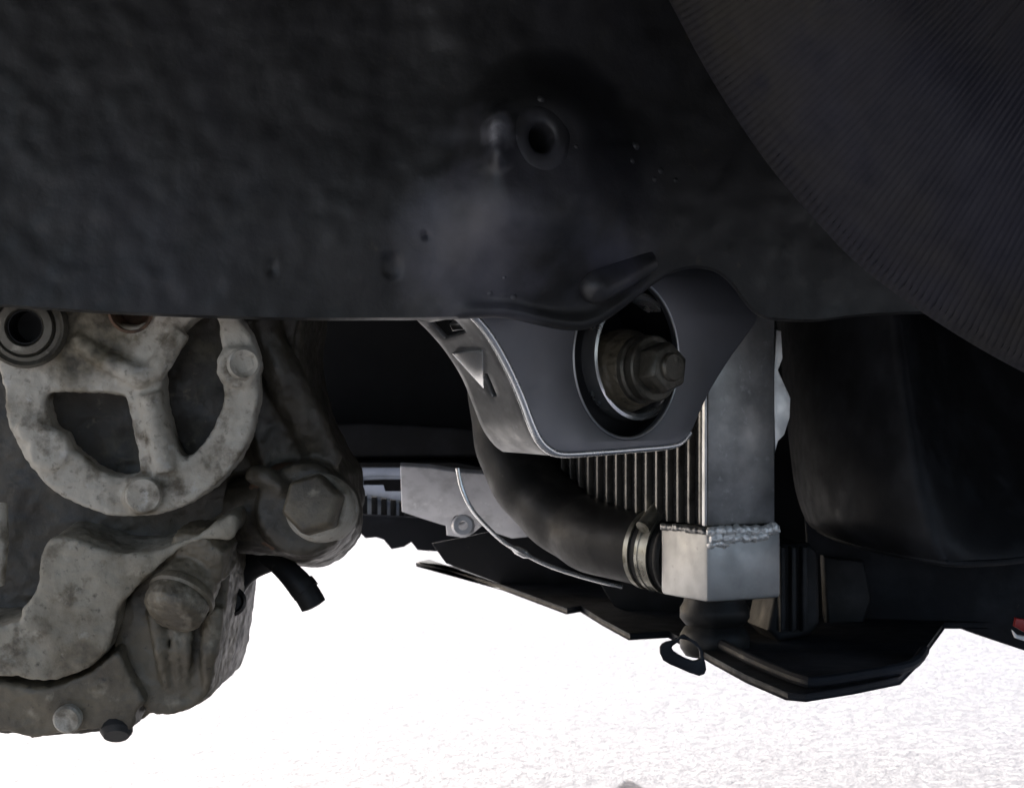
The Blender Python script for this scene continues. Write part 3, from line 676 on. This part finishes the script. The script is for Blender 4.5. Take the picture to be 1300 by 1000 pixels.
# round spoked cover: two windows between ring and spokes
W1 = [(56, 502), (72, 497), (110, 498), (150, 501), (160, 510), (168, 540), (175, 575), (178, 598), (162, 603), (138, 601), (108, 583), (78, 556), (60, 530)]
W2 = [(204, 470), (210, 446), (232, 418), (252, 402), (270, 398), (278, 412), (281, 450), (284, 490), (280, 520), (262, 556), (240, 579), (226, 574), (214, 538), (206, 500)]
W3 = circle_px(166, 394, 27, 19, 14)
top = [(330, 470), (322, 430), (305, 395), (290, 360), (40, 360), (20, 400), (6, 470)]
arc = [(166 + 161 * math.cos(a), 497 + 159 * math.sin(a)) for a in [math.pi - math.pi * i / 40 * 1.0 for i in range(41)]]
cov_ol = [(-6, 455)] + arc + [(326, 450), (318, 425), (300, 400), (285, 360), (0, 360), (-12, 415)]
cov = plate(cov_ol, GY - .006, .022, .0025, holes=[W1, W2, W3, circle_px(33, 415, 24, 24, 14)], at=(166, 497), hsub=4, res=3)
sc2 = MB(); sc2.merge(cov)
for x, y, r, h in [(183, 628, 25, .005), (302, 466, 27, .004), (62, 570, 28, .003), (40, 545, 18, .003)]:
    rr = r / F * GY
    sc2.merge(lathe([(0, -.014), (rr * 1.05, -.014), (rr, h - .002), (rr * .85, h), (0, h)], P(x, y, GY - .006), (0, -1, 0), 28))
sc2.merge(tube([P(95, 430, GY - .004), P(130, 455, GY - .006), P(180, 480, GY - .007), P(198, 470, GY - .006), P(230, 420, GY - .004)], .006, 12))
sc2.merge(tube([P(190, 500, GY - .006), P(202, 560, GY - .006), P(210, 600, GY - .006)], .0065, 12))
cover = obj('round_cover', cast(sc2, .0015, 4, .0007, 75, .0016), M_COVER, gb, sharp=70)
cb = obj('cover_bolt', lathe([(0, -.006), (.0096, -.006), (.0100, .002), (.0088, .0036), (.004, .0034), (0, .003)], P(183, 628, GY - .0105), (.05, -1, -.05), 28), M_CAST, cover, sharp=40)
obj('cover_bolt', lathe([(0, -.006), (.0088, -.006), (.0090, .0015), (.0075, .003), (.0045, .001), (0, .001)], P(309, 462, GY - .0095), (.2, -1, .05), 24), M_CAST, cover, sharp=40)
# dark socket above the spokes
obj('cover_socket', lathe([(.0105, -.004), (.0125, .001), (.0110, .0015), (.0095, -.004), (.009, -.018), (0, -.018)], P(166, 394, GY - .0065), (0, -1, -.1), 32, close=False), M_RUST, cover)
# pulley-like bushing at the upper left
bo_ = P(33, 415, GY - .012)
bush = obj('idler_boss', lathe([(0, -.03), (.0215, -.03), (.0222, .002), (.0205, .005), (.0185, .003), (.0165, .0035), (.0155, .0015), (.0145, .0055), (.0105, .006), (.0095, .0045), (.009, -.028), (0, -.028)], bo_, (.10, -1, -.05), 48), M_BOLT, gb, sharp=35)
obj('bore_dark_lining', lathe([(.0092, .003), (.0086, .003), (.0084, -.024), (0, -.024)], bo_, (.10, -1, -.05), 32, close=False), M_RUB, bush)  # black lining added to paint the deep shade inside the hole

# large hex bolt on the right
ha_ = Vector((-.20, -1, .20)).normalized(); hbp = P(404, 643, GY + .006)
hb = obj('hex_bolt', modified(hexhead(.0172, .013, hbp + ha_ * .003, ha_, .30), [('BEVEL', dict(width=.0016, segments=3, limit_method='ANGLE', angle_limit=R(30)))]), M_CASTD, gb, sharp=30)
obj('bolt_flange', lathe([(0, -.016), (.0185, -.016), (.0192, -.004), (.0188, .001), (.0172, .0035), (0, .0035)], hbp, ha_, 40), M_CAST, hb)
obj('rusty_collar', cast(lathe([(0, -.05), (.0245, -.05), (.0258, -.010), (.0235, -.003), (.018, 0), (0, 0)], P(360, 645, GY + .024), (-.12, -1, .05), 40), .0013, 4, .0006, 80, .0014), M_RUST, gb, sharp=60)
# drain plug: cap and nose
pax = Vector((-.25, -.55, -.60)).normalized()
pl = MB().merge(lathe([(0, -.02), (.0185, -.02), (.0195, -.004), (.018, .002), (.012, .004), (0, .004)], P(248, 712, GY + .004), (-.2, -.8, -.25), 7, .3))
pl.merge(lathe([(0, -.01), (.0165, -.01), (.0175, .014), (.0165, .019), (.0130, .0225), (.006, .0235), (0, .0235)], P(238, 742, GY + .008), pax, 28))
obj('drain_plug', cast(pl, .0011, 4, .0006, 90, .0014), M_CASTD, gb, sharp=60)
obj('plug_collar', lathe([(.0176, .004), (.0188, .006), (.0188, .009), (.0176, .0105)], P(238, 742, GY + .008), pax, 36, close=False), M_CASTD, gb)

lev = thing('vent_hose', P(405, 778, 1.05), 'short black rubber hose hanging down below the large hex bolt', 'hose')
obj('hose_body', tube(catmull([P(335, 705, 1.06), P(352, 714, 1.055), P(372, 732, 1.05), P(390, 754, 1.048), P(399, 770, 1.048)], 6, False), [.0050 + .0026 * min(1, i / 14) - (.003 if i == 24 else 0) for i in range(25)], 18), M_RUB, lev, sharp=60)
obj('hose_band', tube([P(382, 742, 1.049), P(389, 751, 1.048)], .0083, 18), M_RUB, lev)
kn = thing('sensor_plug', P(288, 785, 1.06), 'round black sensor plug sticking out behind the gearbox drain plug', 'sensor')
obj('plug_body', lathe([(0, -.03), (.0085, -.03), (.0092, -.004), (.0085, .003), (.006, .0055), (.005, .004), (0, .004)], P(293, 763, 1.045), (.45, -1, .05), 28), M_RUB, kn, sharp=50)
obj('plug_wire', tube(catmull([P(285, 760, 1.07), P(300, 735, 1.075), P(318, 718, 1.075), P(345, 706, 1.07)], 5, False), .0085, 14), M_RUB, kn)
